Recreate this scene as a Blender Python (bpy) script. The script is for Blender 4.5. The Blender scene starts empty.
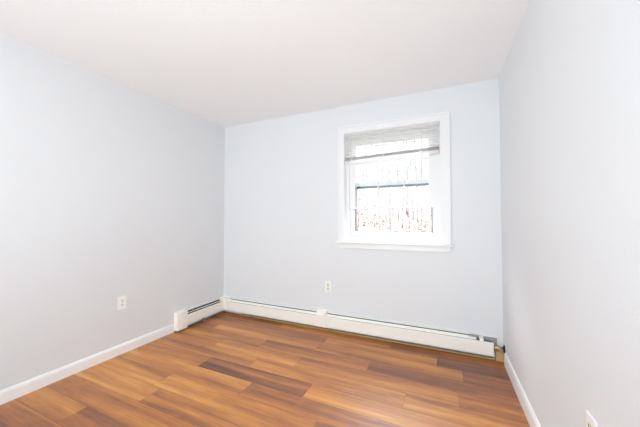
import bpy, bmesh, math, random
from mathutils import Vector, Matrix

random.seed(7)
scene = bpy.context.scene
C = scene.collection

# ------------------------------------------------------------------ camera
CAM = Vector((2.6074, -2.7605, 1.1831))
YAW, PITCH, ROLL, FPX = 0.420477, 0.022373, -0.0015075, 273.993
cam_d = bpy.data.cameras.new('camera')
cam_d.sensor_width = 36.0
cam_d.lens = FPX / 640.0 * 36.0
cam_d.clip_start = 0.02
cam_d.clip_end = 400
cam = bpy.data.objects.new('camera', cam_d)
C.objects.link(cam)
fw = Vector((-math.sin(YAW) * math.cos(PITCH), math.cos(YAW) * math.cos(PITCH), math.sin(PITCH)))
r0 = Vector((math.cos(YAW), math.sin(YAW), 0))
u0 = r0.cross(fw)
rt = r0 * math.cos(ROLL) + u0 * math.sin(ROLL)
up = -r0 * math.sin(ROLL) + u0 * math.cos(ROLL)
M4 = Matrix((rt, up, -fw)).transposed().to_4x4()
M4.translation = CAM
cam.matrix_world = M4
scene.camera = cam

# ------------------------------------------------------------------ room dimensions
W, H, YB = 3.064, 2.40, -6.00          # width, height, rear wall

# ------------------------------------------------------------------ world, lights, exposure
world = bpy.data.worlds.new('overcast_sky')
scene.world = world
world.use_nodes = True
wn = world.node_tree.nodes
wl = world.node_tree.links
bg = wn['Background']
tc = wn.new('ShaderNodeTexCoord')
sx = wn.new('ShaderNodeSeparateXYZ')
rp = wn.new('ShaderNodeValToRGB')
wl.new(tc.outputs['Generated'], sx.inputs[0])
wl.new(sx.outputs['Z'], rp.inputs[0])
# overcast sky: dim towards the horizon, brighter overhead
rp.color_ramp.elements[0].position = 0.30
rp.color_ramp.elements[0].color = (0.058, 0.060, 0.061, 1)
rp.color_ramp.elements[1].position = 0.60
rp.color_ramp.elements[1].color = (0.90, 0.96, 1.0, 1)
wl.new(rp.outputs[0], bg.inputs['Color'])
bg.inputs['Strength'].default_value = 28.0


def area(name, loc, direction, sx_, sy_, power, color):
    d = bpy.data.lights.new(name, 'AREA')
    d.shape = 'RECTANGLE'
    d.size, d.size_y = sx_, sy_
    d.energy = power
    d.color = color
    o = bpy.data.objects.new(name, d)
    o.location = loc
    o.rotation_euler = Vector(direction).to_track_quat('-Z', 'Y').to_euler()
    C.objects.link(o)
    return o


# added fill lights out of view
area('rear_fill', (1.53, YB + 0.03, 1.20), (0, 1, 0.0), 2.8, 2.2, 76, (0.74, 0.90, 0.975))  # added fill panel in front of the closed rear wall
area('upward_fill', (1.9, -3.0, 0.9), (-0.15, 0.75, 1), 1.2, 1.2, 24, (0.80, 0.925, 0.985))  # added upward fill to brighten the ceiling
area('overhead_fill', (1.55, -2.6, H - 0.03), (0, 0, -1), 0.6, 0.6, 6, (0.81, 0.93, 0.99))  # added downward fill for the floor and lower walls

vs = scene.view_settings
vs.view_transform = 'Standard'
vs.look = 'None'
vs.gamma = 1.0
vs.use_curve_mapping = False
vs.exposure = -0.06
scene.cycles.max_bounces = 14
scene.cycles.diffuse_bounces = 10
scene.cycles.transparent_max_bounces = 16


# ------------------------------------------------------------------ helpers
def lin(r, g, b):
    f = lambda c: (c / 255.0) / 12.92 if c / 255.0 <= 0.04045 else ((c / 255.0 + 0.055) / 1.055) ** 2.4
    return (f(r), f(g), f(b), 1.0)


def mat(name, col, rough=0.5, metal=0.0, spec=0.5, noise=None, bump=None, coat=0.0):
    """noise=(scale, amount): slight tone variation; bump=(scale, strength)"""
    m = bpy.data.materials.new(name)
    m.use_nodes = True
    nt = m.node_tree
    b = nt.nodes['Principled BSDF']
    b.inputs['Base Color'].default_value = col
    b.inputs['Roughness'].default_value = rough
    b.inputs['Metallic'].default_value = metal
    b.inputs['Specular IOR Level'].default_value = spec
    b.inputs['Coat Weight'].default_value = coat
    if noise or bump:
        t = nt.nodes.new('ShaderNodeTexCoord')
    if noise:
        n = nt.nodes.new('ShaderNodeTexNoise')
        n.inputs['Scale'].default_value = noise[0]
        n.inputs['Detail'].default_value = 4
        nt.links.new(t.outputs['Object'], n.inputs['Vector'])
        mx = nt.nodes.new('ShaderNodeMix')
        mx.data_type = 'RGBA'
        mx.inputs['A'].default_value = tuple(c * (1 - noise[1]) for c in col[:3]) + (1,)
        mx.inputs['B'].default_value = tuple(min(1, c * (1 + noise[1])) for c in col[:3]) + (1,)
        nt.links.new(n.outputs['Fac'], mx.inputs['Factor'])
        nt.links.new(mx.outputs['Result'], b.inputs['Base Color'])
    if bump:
        n2 = nt.nodes.new('ShaderNodeTexNoise')
        n2.inputs['Scale'].default_value = bump[0]
        n2.inputs['Detail'].default_value = 3
        nt.links.new(t.outputs['Object'], n2.inputs['Vector'])
        bp = nt.nodes.new('ShaderNodeBump')
        bp.inputs['Strength'].default_value = bump[1]
        bp.inputs['Distance'].default_value = 0.004
        nt.links.new(n2.outputs['Fac'], bp.inputs['Height'])
        nt.links.new(bp.outputs['Normal'], b.inputs['Normal'])
    return m


def new_bm():
    return bmesh.new()


def box(bm, x0, x1, y0, y1, z0, z1, bev=0.0):
    t = bmesh.new()
    bmesh.ops.create_cube(t, size=1.0)
    bmesh.ops.scale(t, vec=(abs(x1 - x0), abs(y1 - y0), abs(z1 - z0)), verts=t.verts)
    bmesh.ops.translate(t, vec=((x0 + x1) / 2, (y0 + y1) / 2, (z0 + z1) / 2), verts=t.verts)
    if bev:
        bmesh.ops.bevel(t, geom=t.edges[:], offset=bev, segments=2, affect='EDGES', profile=0.5)
    me = bpy.data.meshes.new('tmp')
    t.to_mesh(me)
    t.free()
    bm.from_mesh(me)
    bpy.data.meshes.remove(me)


def prism(bm, profile, axis, a0, a1):
    """closed profile of (p,q) pairs swept along axis: 'x' -> (y,z), 'y' -> (x,z)"""
    def P(p, q, a):
        return (a, p, q) if axis == 'x' else (p, a, q)
    v0 = [bm.verts.new(P(p, q, a0)) for p, q in profile]
    v1 = [bm.verts.new(P(p, q, a1)) for p, q in profile]
    n = len(profile)
    fs = [bm.faces.new(v0), bm.faces.new(v1[::-1])]
    for i in range(n):
        fs.append(bm.faces.new((v0[i], v1[i], v1[(i + 1) % n], v0[(i + 1) % n])))
    bmesh.ops.recalc_face_normals(bm, faces=fs)


def sheet(bm, pts, th, axis, a0, a1):
    """bent sheet of thickness th following an open polyline of (p,q)"""
    out = []
    n = len(pts)
    for i, (p, q) in enumerate(pts):
        a = Vector(pts[max(0, i - 1)])
        b = Vector(pts[min(n - 1, i + 1)])
        d = (b - a).normalized()
        out.append((p - d.y * th, q + d.x * th))
    prism(bm, list(pts) + out[::-1], axis, a0, a1)


def tube(bm, pts, radii, seg=10, caps=True):
    rings = []
    n = len(pts)
    pts = [Vector(p) for p in pts]
    ref = None
    for i in range(n):
        d = (pts[min(n - 1, i + 1)] - pts[max(0, i - 1)]).normalized()
        if ref is None:
            ref = Vector((0, 0, 1)) if abs(d.z) < 0.9 else Vector((1, 0, 0))
        a = d.cross(ref).normalized()
        b = d.cross(a).normalized()
        rings.append([bm.verts.new(pts[i] + (a * math.cos(2 * math.pi * k / seg) + b * math.sin(2 * math.pi * k / seg)) * radii[i]) for k in range(seg)])
    fs = []
    for i in range(n - 1):
        for k in range(seg):
            fs.append(bm.faces.new((rings[i][k], rings[i][(k + 1) % seg], rings[i + 1][(k + 1) % seg], rings[i + 1][k])))
    if caps:
        fs.append(bm.faces.new(rings[0][::-1]))
        fs.append(bm.faces.new(rings[-1]))
    bmesh.ops.recalc_face_normals(bm, faces=fs)


def obj(name, bm, m, parent=None, smooth=False):
    me = bpy.data.meshes.new(name)
    bm.to_mesh(me)
    bm.free()
    if smooth:
        for p in me.polygons:
            p.use_smooth = True
    me.materials.append(m)
    o = bpy.data.objects.new(name, me)
    C.objects.link(o)
    if parent:
        o.parent = parent
        o.matrix_parent_inverse = Matrix.Translation(-parent.location) if parent.type == 'EMPTY' else Matrix()
    return o


def tag(o, label=None, cat=None, group=None, kind=None):
    if label:
        o['label'] = label
    if cat:
        o['category'] = cat
    if group:
        o['group'] = group
    if kind:
        o['kind'] = kind
    return o


def thing(name, label, cat, loc=(0, 0, 0), group=None):
    o = bpy.data.objects.new(name, None)
    o.empty_display_size = 0.1
    C.objects.link(o)
    o.location = loc
    return tag(o, label, cat, group)


# ------------------------------------------------------------------ materials
m_wall = mat('pale_grey_wall_paint', (0.778, 0.797, 0.818, 1), 0.55, spec=0.35, noise=(1.2, 0.012), bump=(130, 0.10))
m_ceil = mat('ceiling_paint', (0.925, 0.935, 0.945, 1), 0.9, spec=0.1, noise=(2.0, 0.012), bump=(90, 0.35))
m_trim = mat('white_gloss_trim', (0.86, 0.865, 0.87, 1), 0.32, spec=0.5, noise=(3, 0.01))
m_base = mat('white_baseboard_paint', (0.93, 0.935, 0.94, 1), 0.35, spec=0.5, noise=(3, 0.01))
m_vinyl = mat('white_vinyl', (0.86, 0.865, 0.87, 1), 0.35, noise=(4, 0.01))
m_heat = mat('cream_enamelled_steel', (0.96, 0.93, 0.865, 1), 0.38, noise=(5, 0.03))
m_dark = mat('heater_interior_shade', (0.035, 0.033, 0.032, 1), 0.7, noise=(30, 0.2))  # near-black colour paints in the shade inside the heaters
m_fin = mat('grey_metal_fins', (0.42, 0.42, 0.43, 1), 0.5, metal=0.5, noise=(40, 0.15))
m_slat = mat('white_blind_slat', (0.93, 0.925, 0.915, 1), 0.4, noise=(4, 0.01))
_sn, _sl = m_slat.node_tree.nodes, m_slat.node_tree.links      # thin vinyl lets some daylight through
_tr = _sn.new('ShaderNodeBsdfTranslucent'); _tr.inputs[0].default_value = (0.97, 0.965, 0.955, 1)
_mx = _sn.new('ShaderNodeMixShader'); _mx.inputs[0].default_value = 0.75
_sl.new(_sn['Principled BSDF'].outputs[0], _mx.inputs[1]); _sl.new(_tr.outputs[0], _mx.inputs[2])
_sl.new(_mx.outputs[0], [x for x in _sn if x.type == 'OUTPUT_MATERIAL'][0].inputs['Surface'])
m_sill = mat('toned_down_white_vinyl_sill', (0.76, 0.765, 0.77, 1), 0.4, noise=(4, 0.02))  # vinyl colour lowered to offset the strong skylight on the sill
m_stack = mat('grey_gathered_slats', (0.80, 0.79, 0.79, 1), 0.5, noise=(10, 0.03))
m_cord = mat('white_cord', (0.72, 0.72, 0.72, 1), 0.8, noise=(60, 0.03))
m_plate = mat('white_outlet_plastic', (0.94, 0.94, 0.93, 1), 0.3, noise=(8, 0.01))
m_almond = mat('almond_outlet_plastic', (0.80, 0.77, 0.62, 1), 0.35, noise=(8, 0.01))
m_slot = mat('outlet_slot_dark', (0.05, 0.045, 0.04, 1), 0.6, noise=(20, 0.1))
m_brass = mat('tarnished_brass', (0.80, 0.56, 0.30, 1), 0.4, metal=1.0, noise=(60, 0.35))
m_bronze = mat('dark_bronze', (0.035, 0.022, 0.012, 1), 0.4, metal=0.6, noise=(50, 0.3))
m_rawwood = mat('raw_tan_wood', (0.55, 0.36, 0.17, 1), 0.6, noise=(25, 0.2))
m_steel = mat('steel_screw', (0.5, 0.5, 0.5, 1), 0.3, metal=1.0, noise=(20, 0.1))
m_gasket = mat('dark_window_gasket', (0.10, 0.10, 0.11, 1), 0.5, noise=(20, 0.1))
m_alu = mat('dull_aluminium_storm_rail', (0.06, 0.07, 0.07, 1), 0.4, metal=0.3, noise=(15, 0.15))

m_glass = bpy.data.materials.new('window_glass')
m_glass.use_nodes = True
_n = m_glass.node_tree.nodes
_l = m_glass.node_tree.links
for x in list(_n):
    if x.type != 'OUTPUT_MATERIAL':
        _n.remove(x)
_o = [x for x in _n if x.type == 'OUTPUT_MATERIAL'][0]
_t = _n.new('ShaderNodeBsdfTransparent')
_t.inputs[0].default_value = (0.965, 0.98, 0.977, 1)
_g = _n.new('ShaderNodeBsdfGlossy')
_g.inputs['Roughness'].default_value = 0.02
_f = _n.new('ShaderNodeFresnel')
_f.inputs['IOR'].default_value = 1.45
_m = _n.new('ShaderNodeMixShader')
_l.new(_f.outputs[0], _m.inputs[0])
_l.new(_t.outputs[0], _m.inputs[1])
_l.new(_g.outputs[0], _m.inputs[2])
_l.new(_m.outputs[0], _o.inputs['Surface'])

# plank floor: per-plank tone and seed stored on the faces, grain from stretched noise
m_floor = bpy.data.materials.new('wood_plank_floor')
m_floor.use_nodes = True
nt = m_floor.node_tree
N, L = nt.nodes, nt.links
B = N['Principled BSDF']
tcf = N.new('ShaderNodeTexCoord')
sd = N.new('ShaderNodeAttribute'); sd.attribute_name = 'seed'
tn = N.new('ShaderNodeAttribute'); tn.attribute_name = 'tone'
cmb = N.new('ShaderNodeCombineXYZ')
L.new(sd.outputs['Fac'], cmb.inputs['X']); L.new(sd.outputs['Fac'], cmb.inputs['Y']); L.new(sd.outputs['Fac'], cmb.inputs['Z'])
add = N.new('ShaderNodeVectorMath'); add.operation = 'ADD'
L.new(tcf.outputs['Object'], add.inputs[0]); L.new(cmb.outputs[0], add.inputs[1])


def stretched(sx_, sy_, scale, detail, rough=0.55, dist=0.0):
    mp = N.new('ShaderNodeMapping')
    mp.inputs['Scale'].default_value = (sx_, sy_, 1)
    L.new(add.outputs[0], mp.inputs['Vector'])
    n = N.new('ShaderNodeTexNoise')
    n.inputs['Scale'].default_value = scale
    n.inputs['Detail'].default_value = detail
    n.inputs['Roughness'].default_value = rough
    n.inputs['Distortion'].default_value = dist
    L.new(mp.outputs[0], n.inputs['Vector'])
    return n


def math_n(op, a, b, clamp=False):
    n = N.new('ShaderNodeMath'); n.operation = op; n.use_clamp = clamp
    for i, v in enumerate((a, b)):
        if isinstance(v, (int, float)):
            n.inputs[i].default_value = v
        else:
            L.new(v, n.inputs[i])
    return n.outputs[0]


n1 = stretched(0.55, 9.0, 1.1, 3, 0.5, 0.4)       # broad dark streaks
n2 = stretched(2.2, 60.0, 1.6, 5, 0.6, 0.3)      # fine grain
n3 = stretched(4.0, 10.0, 1.4, 2, 0.5, 1.0)      # knots and mottling
v = math_n('ADD', tn.outputs['Fac'], math_n('MULTIPLY', math_n('SUBTRACT', n1.outputs['Fac'], 0.5), 1.5))
v = math_n('ADD', v, math_n('MULTIPLY', math_n('SUBTRACT', n2.outputs['Fac'], 0.5), 0.6))
v = math_n('ADD', v, math_n('MULTIPLY', math_n('SUBTRACT', n3.outputs['Fac'], 0.5), 0.3), True)
cr = N.new('ShaderNodeValToRGB')
L.new(v, cr.inputs[0])
e = cr.color_ramp.elements
e[0].position = 0.0; e[0].color = lin(95, 55, 36)
e[1].position = 1.0; e[1].color = lin(226, 163, 86)
for p_, c_ in ((0.25, lin(134, 79, 47)), (0.5, lin(176, 108, 51)), (0.75, lin(203, 135, 62))):
    k = e.new(p_); k.color = c_
L.new(cr.outputs[0], B.inputs['Base Color'])
B.inputs['Roughness'].default_value = 0.36
B.inputs['Specular IOR Level'].default_value = 0.9
bmpf = N.new('ShaderNodeBump'); bmpf.inputs['Strength'].default_value = 0.12; bmpf.inputs['Distance'].default_value = 0.002
L.new(n2.outputs['Fac'], bmpf.inputs['Height']); L.new(bmpf.outputs[0], B.inputs['Normal'])
L.new(math_n('ADD', math_n('MULTIPLY', n2.outputs['Fac'], 0.12), 0.36), B.inputs['Roughness'])

# ------------------------------------------------------------------ setting: floor of planks
PITCH_P, Y0 = 0.158, -1.117
JOINTS = {  # row index -> known joints (x) with tone of the plank to the right of each; first tone is the leftmost plank
    # row k spans Y0 + k*PITCH .. Y0 + (k+1)*PITCH
    6: [(-1, .45), (0.95, .62), (2.15, .42)],
    5: [(-1, .40), (1.55, .60), (2.552, .34)],
    4: [(-1, .50), (0.30, .60), (1.53, .62), (2.735, .40)],
    3: [(-1, .54), (1.02, .42), (2.05, .32)],
    2: [(-1, .60), (0.62, .64), (1.50, .60), (2.69, .38)],
    1: [(-1, .56), (1.16, .62), (2.365, .44)],
    0: [(-1, .58), (0.785, .20), (1.74, .70), (2.93, .4)],
    -1: [(-1, .66), (1.335, .34), (2.40, .42)],
    -2: [(-1, .66), (0.70, .70), (1.92, .60)],
    -3: [(-1, .66), (0.79, .56), (1.70, .62)],
    -4: [(-1, .60), (1.30, .66), (2.2, .5)],
    -5: [(-1, .58), (0.54, .32), (1.66, .5)],
    -6: [(-1, .38), (1.0, .55), (2.1, .45)],
}
bm = new_bm()
lay_t = bm.faces.layers.float.new('tone')
lay_s = bm.faces.layers.float.new('seed')
rowmin = math.floor((YB - Y0) / PITCH_P)
g = 0.0011
for k in range(rowmin, 8):
    ya, yb = max(YB, Y0 + k * PITCH_P), min(0.0, Y0 + (k + 1) * PITCH_P)
    if yb - ya < 0.005:
        continue
    js = JOINTS.get(k)
    if not js:
        js = [(-1, random.uniform(.35, .65))]
        x = random.uniform(.2, 1.1)
        while x < W:
            js.append((x, random.uniform(.3, .68)))
            x += 1.1
    for i, (xa, tone) in enumerate(js):
        xa = max(xa, 0.0)
        xb = js[i + 1][0] if i + 1 < len(js) else W
        s = random.uniform(0, 60)
        lo = -0.0012
        top = [bm.verts.new(p) for p in ((xa + g, ya + g, 0), (xb - g, ya + g, 0), (xb - g, yb - g, 0), (xa + g, yb - g, 0))]
        bot = [bm.verts.new(p) for p in ((xa, ya, lo), (xb, ya, lo), (xb, yb, lo), (xa, yb, lo))]
        fs = [bm.faces.new(top)]
        for q in range(4):
            fs.append(bm.faces.new((bot[q], bot[(q + 1) % 4], top[(q + 1) % 4], top[q])))
        for j, f in enumerate(fs):
            f[lay_t] = tone if j == 0 else tone - 0.25
            f[lay_s] = s
fl = []
base = [bm.verts.new(p) for p in ((-.15, YB - .15, -.10), (W + .15, YB - .15, -.10), (W + .15, .15, -.10), (-.15, .15, -.10))]
f = bm.faces.new(base[::-1]); f[lay_t] = .3
floor = tag(obj('floor', bm, m_floor), 'wood plank floor in mixed honey and brown tones', 'floor', kind='structure')

# ------------------------------------------------------------------ ceiling and walls
T = 0.15
bm = new_bm(); box(bm, -T, W + T, YB - T, T, H, H + 0.12)
tag(obj('ceiling', bm, m_ceil), 'white textured ceiling', 'ceiling', kind='structure')
bm = new_bm(); box(bm, -T, 0, YB - T, T, -.10, H)
tag(obj('wall_left', bm, m_wall), 'pale grey left wall', 'wall', kind='structure')
bm = new_bm(); box(bm, W, W + T, YB - T, T, -.10, H)
tag(obj('wall_right', bm, m_wall), 'pale grey right wall', 'wall', kind='structure')
bm = new_bm(); box(bm, 0, W, YB - T, YB, -.10, H)
tag(obj('wall_rear', bm, m_wall), 'pale grey wall behind the camera', 'wall', kind='structure')
OX0, OX1, OZ0, OZ1 = 1.648, 2.604, 0.955, 2.105         # rough opening
bm = new_bm()
box(bm, 0, OX0, 0, T, -.10, H)
box(bm, OX1, W, 0, T, -.10, H)
box(bm, OX0, OX1, 0, T, -.10, OZ0)
box(bm, OX0, OX1, 0, T, OZ1, H)
tag(obj('wall_back', bm, m_wall), 'pale grey wall with the window', 'wall', kind='structure')

# baseboards
def baseboard_profile(sgn, x0, h):
    return [(x0, 0), (x0 + sgn * .013, 0), (x0 + sgn * .013, h - .022), (x0 + sgn * .010, h - .010), (x0 + sgn * .005, h), (x0, h)]
bm = new_bm(); prism(bm, baseboard_profile(1, 0, .087), 'y', YB, -.726)
tag(obj('baseboard_left', bm, m_base), 'white baseboard along the left wall', 'baseboard', kind='structure')
bm = new_bm(); prism(bm, baseboard_profile(-1, W, .105), 'y', YB, -.105)
tag(obj('baseboard_right', bm, m_base), 'white baseboard along the right wall', 'baseboard', kind='structure')

# ------------------------------------------------------------------ window
win = bpy.data.objects.new('window_1', None)
win.location = ((OX0 + OX1) / 2, 0, OZ0)
C.objects.link(win)
tag(win, 'white double-hung window with its lower sash raised', 'window', kind='structure')

CX0, CX1, CZ1 = 1.599, 2.672, 2.165
IX0, IX1, IZ1 = 1.662, 2.594, 2.092
bm = new_bm()
for x0, x1 in ((CX0, IX0), (IX1, CX1)):
    box(bm, x0, x1, -.019, 0, .955, CZ1, .003)
box(bm, IX0, IX1, -.0185, 0, IZ1, CZ1, .003)
box(bm, CX0 - .006, CX0 + .016, -.026, 0, .955, CZ1 + .006, .004)
box(bm, CX1 - .016, CX1 + .006, -.026, 0, .955, CZ1 + .006, .004)
box(bm, CX0 + .012, CX1 - .012, -.0255, 0, CZ1 - .014, CZ1 + .0055, .004)
obj('window_casing', bm, m_trim, win)
bm = new_bm(); box(bm, 1.575, 2.697, -.045, .035, .935, .957, .005)
obj('window_stool', bm, m_trim, win)
bm = new_bm(); box(bm, 1.592, 2.674, -.018, 0, .884, .935, .004)
obj('window_apron', bm, m_trim, win)
# jamb liner
bm = new_bm()
box(bm, OX0, IX0 + .002, 0, T, OZ0, OZ1)
box(bm, IX1 - .002, OX1, 0, T, OZ0, OZ1)
box(bm, IX0, IX1, 0, T, IZ1 - .004, OZ1)
box(bm, IX0, IX1, 0.03, T, OZ0, .972)
obj('window_jamb', bm, m_trim, win)
# vinyl frame with tracks (fills between jamb and sashes)
bm = new_bm()
box(bm, IX0, 1.697, .045, .135, .96, 2.09, .002)
box(bm, 2.550, IX1, .045, .135, .96, 2.09, .002)
box(bm, 1.690, 2.557, .045, .135, 2.035, 2.09, .002)
box(bm, 1.690, 2.557, .045, .135, .96, 1.000, .002)
box(bm, 1.690, 1.752, .085, .135, 1.0, 1.58, .002)          # storm side rails, low half
box(bm, 2.518, 2.557, .085, .135, 1.0, 1.58, .002)
obj('window_frame', bm, m_vinyl, win)
bm = new_bm(); box(bm, 1.697, 2.550, .060, .135, .99, 1.058, .003)
obj('window_sill', bm, m_sill, win)
bm = new_bm()
box(bm, 1.752, 1.758, .080, .130, 1.058, 1.53)
box(bm, 2.512, 2.518, .080, .130, 1.058, 1.31)
box(bm, 1.752, 2.518, .080, .130, 1.054, 1.067)
obj('storm_gasket', bm, m_gasket, win)


def sash(name, y0, y1, z0, z1, stile, top, bottom, muntins, mth):
    bm = new_bm()
    x0, x1 = 1.697, 2.550
    box(bm, x0, x0 + stile, y0, y1, z0, z1, .002)
    box(bm, x1 - stile, x1, y0, y1, z0, z1, .002)
    box(bm, x0 + stile, x1 - stile, y0, y1, z1 - top, z1, .002)
    box(bm, x0 + stile, x1 - stile, y0, y1, z0, z0 + bottom, .002)
    s = obj(name, bm, m_vinyl, win)
    yc = (y0 + y1) / 2
    bm = new_bm(); box(bm, x0 + stile - .004, x1 - stile + .004, yc - .002, yc + .002, z0 + bottom - .004, z1 - top + .004)
    obj('pane', bm, m_glass, s)
    for mx_ in muntins:
        bm = new_bm(); box(bm, mx_ - mth / 2, mx_ + mth / 2, yc - .007, yc + .007, z0 + bottom, z1 - top, .002)
        obj('muntin', bm, m_vinyl, s)
    return s


sash('upper_sash', .098, .126, 1.540, 2.035, .060, .045, .040, (1.992, 2.256), .014)
sash('lower_sash', .060, .090, 1.297, 1.800, .060, .030, .026, (2.000, 2.260), .012)
# dark exterior meeting rail of the storm window
bm = new_bm(); box(bm, 1.757, 2.512, .127, .142, 1.518, 1.546, .001)
obj('storm_rail', bm, m_alu, win)

# ------------------------------------------------------------------ mini blind
BX0, BX1, BY = 1.666, 2.590, 0.002
blind = thing('window_blind', 'white horizontal mini blind drawn up to the top of the window', 'blind', ((BX0 + BX1) / 2, BY, 1.78))
bm = new_bm(); box(bm, BX0, BX1, BY - .014, BY + .014, 2.064, 2.086, .002)
obj('headrail', bm, m_slat, blind)
bm = new_bm()
tilt = math.radians(-12)
z = 2.046
prof = [(-.0125, 0), (-.006, .0015), (0, .002), (.006, .0015), (.0125, 0)]
while z > 1.865:
    pr = []
    for a, b in prof:
        pr.append((BY + a * math.cos(tilt) - b * math.sin(tilt), z + a * math.sin(tilt) + b * math.cos(tilt)))
    sheet(bm, pr, .0009, 'x', BX0 + .003, BX1 - .003)
    z -= .0225
obj('slats', bm, m_slat, blind)
def slope_z(x):        # the gathered slats and the rail hang a touch higher at the right
    return (x - BX0) / (BX1 - BX0) * .026
# gathered slats: a tight pile on the rail
bm = new_bm()
for i in range(9):
    t = bmesh.new()
    pr = [(BY + a, 1.806 + i * .0034 + b * .6) for a, b in prof]
    sheet(t, pr, .0010, 'x', BX0 + .003, BX1 - .003)
    for v_ in t.verts:
        v_.co.z += slope_z(v_.co.x)
    me = bpy.data.meshes.new('t'); t.to_mesh(me); t.free(); bm.from_mesh(me); bpy.data.meshes.remove(me)
obj('slat_stack', bm, m_stack, blind)
bm = new_bm(); box(bm, BX0 + .002, BX1 - .002, BY - .013, BY + .013, 1.772, 1.803, .003)
for v_ in bm.verts:
    v_.co.z += slope_z(v_.co.x)
obj('bottom_rail', bm, m_slat, blind)
for cx_ in (1.735, 2.07, 2.43):
    bm = new_bm()
    for dy in (-.0135, .0135):
        tube(bm, [(cx_, BY + dy, 2.06), (cx_, BY + dy, 1.775 + slope_z(cx_))], [.0011, .0011], 6)
    for dx in (-.006, .006):
        tube(bm, [(cx_ + dx, BY, 2.06), (cx_ + dx, BY, 1.78 + slope_z(cx_))], [.0007, .0007], 5)
    obj('ladder_cord', bm, m_cord, blind)
    bm = new_bm(); box(bm, cx_ - .009, cx_ + .009, BY - .0155, BY + .0155, 1.771 + slope_z(cx_), 1.832 + slope_z(cx_), .002)
    obj('cord_clip', bm, m_slat, blind)
bm = new_bm()
tube(bm, [(1.695, BY - .018, 2.064), (1.695, BY - .019, 1.77)], [.0016, .0016], 6)
tube(bm, [(1.708, BY - .018, 2.064), (1.707, BY - .019, 1.77)], [.0016, .0016], 6)
obj('lift_cord', bm, m_cord, blind)

# ------------------------------------------------------------------ baseboard heaters
HD = 0.066   # depth


def heater_parts(root, axis, sgn, a0, a1, damper=None, front=None, z_top=.186, open_slot=False, el_end=None):
    """profile depth p measured from the wall: p = sgn*depth"""
    P = lambda d, z_: (sgn * d, z_)
    d0, d1 = damper or (a0, a1)
    f0, f1 = front or (a0, a1)
    bm = new_bm()
    prism(bm, [P(0.001, .045), P(.004, .045), P(.004, z_top - .006), P(.012, z_top - .004), P(.012, z_top), P(.001, z_top)], axis, a0, a1)
    obj('back_panel', bm, m_heat, root)
    bm = new_bm()
    prism(bm, [P(HD - .002, .046), P(HD, .046), P(HD, .150), P(HD - .004, .154), P(HD - .008, .152), P(HD - .002, .146)], axis, f0, f1)
    obj('front_panel', bm, m_heat, root)
    bm = new_bm()
    if open_slot:
        prism(bm, [P(.033, .163), P(.040, .160), P(.040, .162), P(.033, .165)], axis, d0, d1)
    else:
        prism(bm, [P(.029, .1715), P(.058, .1555), P(.060, .158), P(.031, .1745)], axis, d0, d1)
    obj('damper', bm, m_heat, root)
    bm = new_bm()
    prism(bm, [P(.0045, .055), P(.056, .055), P(.056, .140), P(.0065, .145), P(.0065, .172), P(.0045, .172)], axis, min(a0, a1) + .02, el_end or max(a0, a1) - .02)  # element block plus a dark liner that paints shade into the slot
    obj('element_and_shade_liner', bm, m_dark, root)
    return root


# left wall unit: from the end cap (y -0.77) to the corner
hl = thing('baseboard_heater', 'short cream baseboard heater on the left wall with a dark open slot', 'heater', (0.03, -.35, 0), 'cream baseboard heaters')
heater_parts(hl, 'y', 1, -.70, -.03, damper=(-.61, -.07), open_slot=True)
bm = new_bm()
box(bm, .001, .062, -.726, -.602, .012, .203, .006)
box(bm, .056, .068, -.686, -.606, .016, .201, .003)
obj('end_cap', bm, m_heat, hl)
bm = new_bm()
box(bm, .001, .070, -.080, -.001, .044, .200, .004)
box(bm, .010, .108, -.072, -.001, .044, .1995, .005)
obj('corner_cover', bm, m_heat, hl)
bm = new_bm()
box(bm, .030, .062, -.37, -.36, .0, .05)
obj('support_bracket', bm, m_fin, hl)

# back wall, left section
h2 = thing('baseboard_heater', 'cream baseboard heater along the back wall between the corner and the splice cover', 'heater', (.75, -.03, 0), 'cream baseboard heaters')
heater_parts(h2, 'x', -1, .110, 1.385)
# back wall, right section
h3 = thing('baseboard_heater', 'long cream baseboard heater under the window with its right end uncapped', 'heater', (2.2, -.03, 0), 'cream baseboard heaters')
heater_parts(h3, 'x', -1, 1.387, 3.020, damper=(1.387, 2.86), front=(1.387, 2.986), el_end=2.862)
bm = new_bm()
prism(bm, [(-.001, .040), (-.070, .040), (-.071, .160), (-.062, .178), (-.022, .203), (-.001, .203)], 'x', 1.352, 1.462)
box(bm, 1.440, 1.466, -.072, -.002, .040, .200, .003)
obj('splice_cover', bm, m_heat, h3)
bm = new_bm(); box(bm, 2.885, 2.915, -.062, -.010, .150, .176, .002)
obj('damper_bracket', bm, m_heat, h3)
bm = new_bm(); box(bm, 2.80, 2.87, -.045, -.018, .172, .180, .001)
obj('damper_hinge', bm, m_fin, h3)
bm = new_bm()
for i in range(18):
    x = 2.868 + i * .0062
    box(bm, x, x + .0012, -.055, -.008, .085, .150)
obj('fins', bm, m_fin, h3)
bm = new_bm(); box(bm, 2.86, 3.018, -.0065, -.0045, .05, .176)
obj('inner_back_plate', bm, m_fin, h3)

# pipe from the open end into the right wall
pipe = thing('heating_pipe', 'brass heating pipe with a dark wall flange entering the right wall', 'pipe', (3.02, -.05, 0.115))
py, pz = -.050, .112
bm = new_bm(); tube(bm, [(2.975, py, pz), (W, py, pz)], [.0095, .0095], 14)
obj('pipe_run', bm, m_brass, pipe, True)
bm = new_bm(); tube(bm, [(2.995, py, pz), (2.998, py, pz), (3.018, py, pz), (3.021, py, pz)], [.012, .0155, .0155, .012], 6)
obj('pipe_fitting', bm, m_brass, pipe)
bm = new_bm(); tube(bm, [(W, py, pz), (W - .004, py, pz), (W - .010, py, pz)], [.033, .031, .014], 20)
obj('wall_flange', bm, m_bronze, pipe, True)

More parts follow.
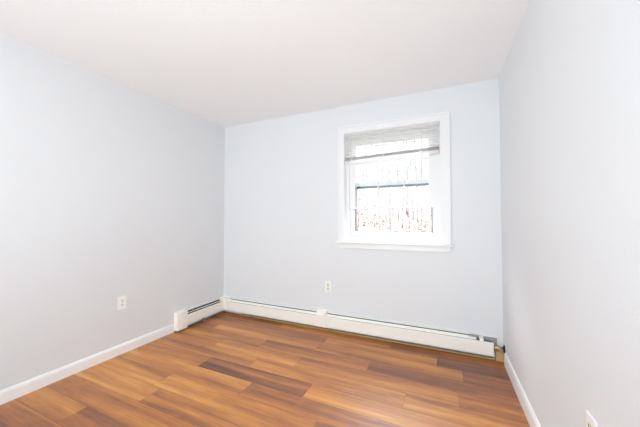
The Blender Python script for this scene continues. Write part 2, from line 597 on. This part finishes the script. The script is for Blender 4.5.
# raw wood strip along the back wall under the heater, and the raw block in the right corner
bm = new_bm(); box(bm, .30, 3.0, -.036, -.001, 0, .011, .002)
tag(obj('trim_1', bm, m_rawwood), 'thin raw wood strip under the back wall heater', 'trim', kind='structure')
bm = new_bm(); box(bm, 3.003, W - .001, -.046, -.001, 0.0, .078, .003)
tag(obj('trim_2', bm, m_rawwood), 'raw tan wood block in the right back corner', 'trim', kind='structure')


# ------------------------------------------------------------------ outlets
def outlet(label, loc, normal, m_face):
    """plate in the local x-z plane, facing local -y"""
    root = thing('wall_outlet', label, 'outlet', (0, 0, 0), 'duplex wall outlets')
    parts = []
    bm = new_bm(); box(bm, -.036, .036, -.006, 0, -.058, .058, .003)
    parts.append(obj('cover_plate', bm, m_plate, root))
    for s in (1, -1):
        bm = new_bm()
        zc = s * .0195
        pts = []
        for k in range(24):
            a = 2 * math.pi * k / 24
            pts.append((.0172 * math.cos(a), zc + max(-.0142, min(.0142, .0172 * math.sin(a)))))
        v0 = [bm.verts.new((p, -.0055, q)) for p, q in pts]
        v1 = [bm.verts.new((p, -.0085, q)) for p, q in pts]
        fs = [bm.faces.new(v0[::-1]), bm.faces.new(v1)]
        for k in range(24):
            fs.append(bm.faces.new((v0[k], v0[(k + 1) % 24], v1[(k + 1) % 24], v1[k])))
        bmesh.ops.recalc_face_normals(bm, faces=fs)
        rc = obj('receptacle', bm, m_face, root)
        parts.append(rc)
        bm = new_bm()
        box(bm, -.0078, -.0048, -.0092, -.008, zc - .002, zc + .0085)
        box(bm, .0048, .0078, -.0092, -.008, zc - .001, zc + .0075)
        tube(bm, [(0, -.0082, zc - .0075), (0, -.0092, zc - .0075)], [.0033, .0033], 10)
        obj('slots', bm, m_slot, rc)
    bm = new_bm(); tube(bm, [(0, -.0055, 0), (0, -.0075, 0), (0, -.008, 0)], [.0035, .0033, .002], 10)
    parts.append(obj('screw', bm, m_steel, root))
    root.location = loc
    root.rotation_euler = (0, 0, normal)
    return root


outlet('white duplex outlet low on the left wall', (0, -1.243, .449), math.pi / 2, m_plate)
outlet('almond duplex outlet on the back wall above the heater splice', (1.470, 0, .457), 0, m_almond)
outlet('duplex outlet on the right wall cut by the bottom edge of the photo', (W, -1.525, .458), -math.pi / 2, m_almond)

# ------------------------------------------------------------------ outside: autumn woodland on a rising slope
m_leafground = bpy.data.materials.new('fallen_leaf_ground')
m_leafground.use_nodes = True
nt = m_leafground.node_tree
b_ = nt.nodes['Principled BSDF']
b_.inputs['Roughness'].default_value = 0.9
t_ = nt.nodes.new('ShaderNodeTexCoord')
nn = nt.nodes.new('ShaderNodeTexNoise'); nn.inputs['Scale'].default_value = 2.2; nn.inputs['Detail'].default_value = 8
nt.links.new(t_.outputs['Object'], nn.inputs['Vector'])
rr = nt.nodes.new('ShaderNodeValToRGB')
rr.color_ramp.elements[0].position = .3; rr.color_ramp.elements[0].color = (.055, .036, .027, 1)
rr.color_ramp.elements[1].position = .7; rr.color_ramp.elements[1].color = (.125, .085, .066, 1)
nt.links.new(nn.outputs['Fac'], rr.inputs[0]); nt.links.new(rr.outputs[0], b_.inputs['Base Color'])
m_bark = mat('grey_bark', (.115, .105, .118, 1), .9, noise=(6, .35), bump=(30, .5))
m_bark2 = mat('brown_bark', (.112, .092, .094, 1), .9, noise=(6, .35), bump=(30, .5))
m_leaf = mat('orange_brown_leaves', (.16, .112, .086, 1), .8, noise=(1.5, .35))
m_leaf2 = mat('pale_pink_tan_leaves', (.17, .13, .122, 1), .8, noise=(1.5, .3))


def ground_z(x, y):
    return -.9 + max(0, y - 3) * 0.085 + .12 * math.sin(x * .7 + y * .3)


bm = new_bm()
nx, ny = 40, 34
grid = [[bm.verts.new((-38 + 60 * i / nx, .4 + 46 * j / ny, ground_z(-38 + 60 * i / nx, .4 + 46 * j / ny))) for i in range(nx + 1)] for j in range(ny + 1)]
for j in range(ny):
    for i in range(nx):
        bm.faces.new((grid[j][i], grid[j][i + 1], grid[j + 1][i + 1], grid[j + 1][i]))
tag(obj('ground', bm, m_leafground, None, True), 'leaf covered ground outside the window', 'ground', kind='structure')


def tree(x, y, h, r, kind, label):
    z0 = ground_z(x, y)
    root = thing('tree', label, 'tree', (x, y, z0), 'bare autumn trees outside the window')
    bm = new_bm()
    lean = (random.uniform(-.05, .05), random.uniform(-.04, .04))
    pts, rad = [], []
    for i in range(8):
        t = i / 7
        pts.append((x + lean[0] * h * t + random.uniform(-.03, .03) * t, y + lean[1] * h * t, z0 - .1 + h * t))
        rad.append(r * (1 - .85 * t))
    tube(bm, pts, rad, 9)
    obj('trunk', bm, (m_bark, m_bark2)[kind % 2], root, True)
    bm = new_bm()
    tube(bm, pts, [q * .5 for q in rad], 5)
    tips = []
    for i in range(22):
        t = random.uniform(.06, .95)
        k = int(t * 7); fr = t * 7 - k
        p = Vector(pts[k]).lerp(Vector(pts[min(7, k + 1)]), fr)
        a = random.uniform(0, 6.28)
        ln = h * random.uniform(.10, .24) * (1.1 - t * .5)
        d = Vector((math.cos(a), math.sin(a), random.uniform(.15, .8))).normalized()
        q1 = p + d * ln * .5 + Vector((0, 0, random.uniform(-.04, .1) * ln))
        q2 = p + d * ln + Vector((random.uniform(-.1, .1) * ln, 0, random.uniform(0, .25) * ln))
        tube(bm, [p, q1, q2], [r * .28 * (1 - .6 * t), r * .16 * (1 - .6 * t), r * .05], 5)
        tips += [q1, q2]
        for s in range(2):
            d2 = (d + Vector((random.uniform(-.8, .8), random.uniform(-.8, .8), random.uniform(-.2, .6)))).normalized()
            q3 = q1 + d2 * ln * .5
            tube(bm, [q1, q3], [r * .09, r * .03], 4)
            tips.append(q3)
    obj('branches', bm, (m_bark, m_bark2)[kind % 2], root, True)
    return tips, root


def leaves(root, pts, n, spread, size, m):
    bm = new_bm()
    for i in range(n):
        c = random.choice(pts) + Vector((random.gauss(0, spread), random.gauss(0, spread), random.gauss(0, spread * .8)))
        gz = ground_z(c.x, c.y) + .03
        if c.z < gz:
            c.z = gz + random.uniform(0, .2)
        rot = Matrix.Rotation(random.uniform(0, 6.28), 3, 'Z') @ Matrix.Rotation(random.uniform(-1.2, 1.2), 3, 'X')
        s = size * random.uniform(.6, 1.3)
        vv = [bm.verts.new(c + rot @ Vector(p) * s) for p in ((-.5, 0, 0), (0, -.28, .06), (.5, 0, 0), (0, .28, .06))]
        bm.faces.new(vv)
    obj('leaves', bm, m, root)


random.seed(21)
# the window is seen from the room at an angle: the visible wedge runs from the camera through x 1.75..2.52
placed = []
for i in range(38):
    for _try in range(60):
        yy = random.uniform(11, 40)
        t = (yy - CAM.y) / (0.1 - CAM.y)
        xx = CAM.x + (random.uniform(1.62, 2.62) - CAM.x) * t
        if all((xx - a) ** 2 + (yy - b) ** 2 > 2.6 for a, b in placed):
            break
    placed.append((xx, yy))
    hh = random.uniform(5, 12)
    rr_ = random.uniform(.03, .085) * (0.7 + yy / 60)
    tree(xx, yy, hh, rr_, i, 'thin bare tree standing in the woodland seen through the window')
# young beeches holding orange leaves
for i in range(26):
    yy = random.uniform(5, 24)
    t = (yy - CAM.y) / (0.1 - CAM.y)
    xx = CAM.x + (random.uniform(1.60, 2.65) - CAM.x) * t
    z0 = ground_z(xx, yy)
    root = thing('sapling', 'low sapling with orange brown autumn leaves outside the window', 'tree', (xx, yy, z0), 'orange leaved saplings outside the window')
    bm = new_bm()
    hh = random.uniform(1.0, 2.1)
    tips = []
    for s in range(7):
        a = random.uniform(0, 6.28); sp = random.uniform(.1, .5)
        p = [Vector((xx, yy, z0 - .05)), Vector((xx + math.cos(a) * sp * .4, yy + math.sin(a) * sp * .4, z0 + hh * .55)), Vector((xx + math.cos(a) * sp, yy + math.sin(a) * sp, z0 + hh * random.uniform(.8, 1.05)))]
        tube(bm, p, [.014, .009, .004], 5)
        tips += [p[1], p[2], p[1].lerp(p[2], .5)]
    obj('stems', bm, m_bark2, root, True)
    leaves(root, tips, 340, .32, .085, m_leaf if i % 2 else m_leaf2)
# nearest tree: its trunk is hidden by the window frame, one drooping limb crosses the view
gz_ = ground_z(.45, 3.0)
root = thing('tree', 'nearest tree outside, one dark limb drooping across the lower left of the window view', 'tree', (.45, 3.0, gz_))
bm = new_bm()
tube(bm, [(.45, 3, gz_ - .1), (.46, 3, 1.2), (.42, 3.05, 2.6), (.47, 3.1, 4.4), (.45, 3.1, 6.0)], [.075, .065, .055, .04, .015], 12)
obj('trunk', bm, m_bark, root, True)
bm = new_bm()
tube(bm, [(.455, 3, 1.0), (.42, 3.05, 2.6), (.47, 3.1, 4.4)], [.03, .03, .02], 6)
tube(bm, [(.45, 3, 1.50), (.70, 3, 1.50), (.91, 3, 1.424), (1.02, 3, 1.325), (1.24, 3, 1.131), (1.42, 3.02, 1.03)], [.022, .017, .014, .0125, .010, .004], 8)
tube(bm, [(1.02, 3, 1.325), (1.12, 3.06, 1.29), (1.25, 3.1, 1.30)], [.006, .004, .002], 6)
tube(bm, [(.44, 3.05, 2.4), (.2, 3.2, 2.9), (-.1, 3.4, 3.5)], [.03, .02, .008], 8)
tube(bm, [(.45, 3.08, 3.4), (.8, 3.3, 4.0), (1.0, 3.5, 4.7)], [.025, .015, .006], 8)
obj('branches', bm, m_bark, root, True)
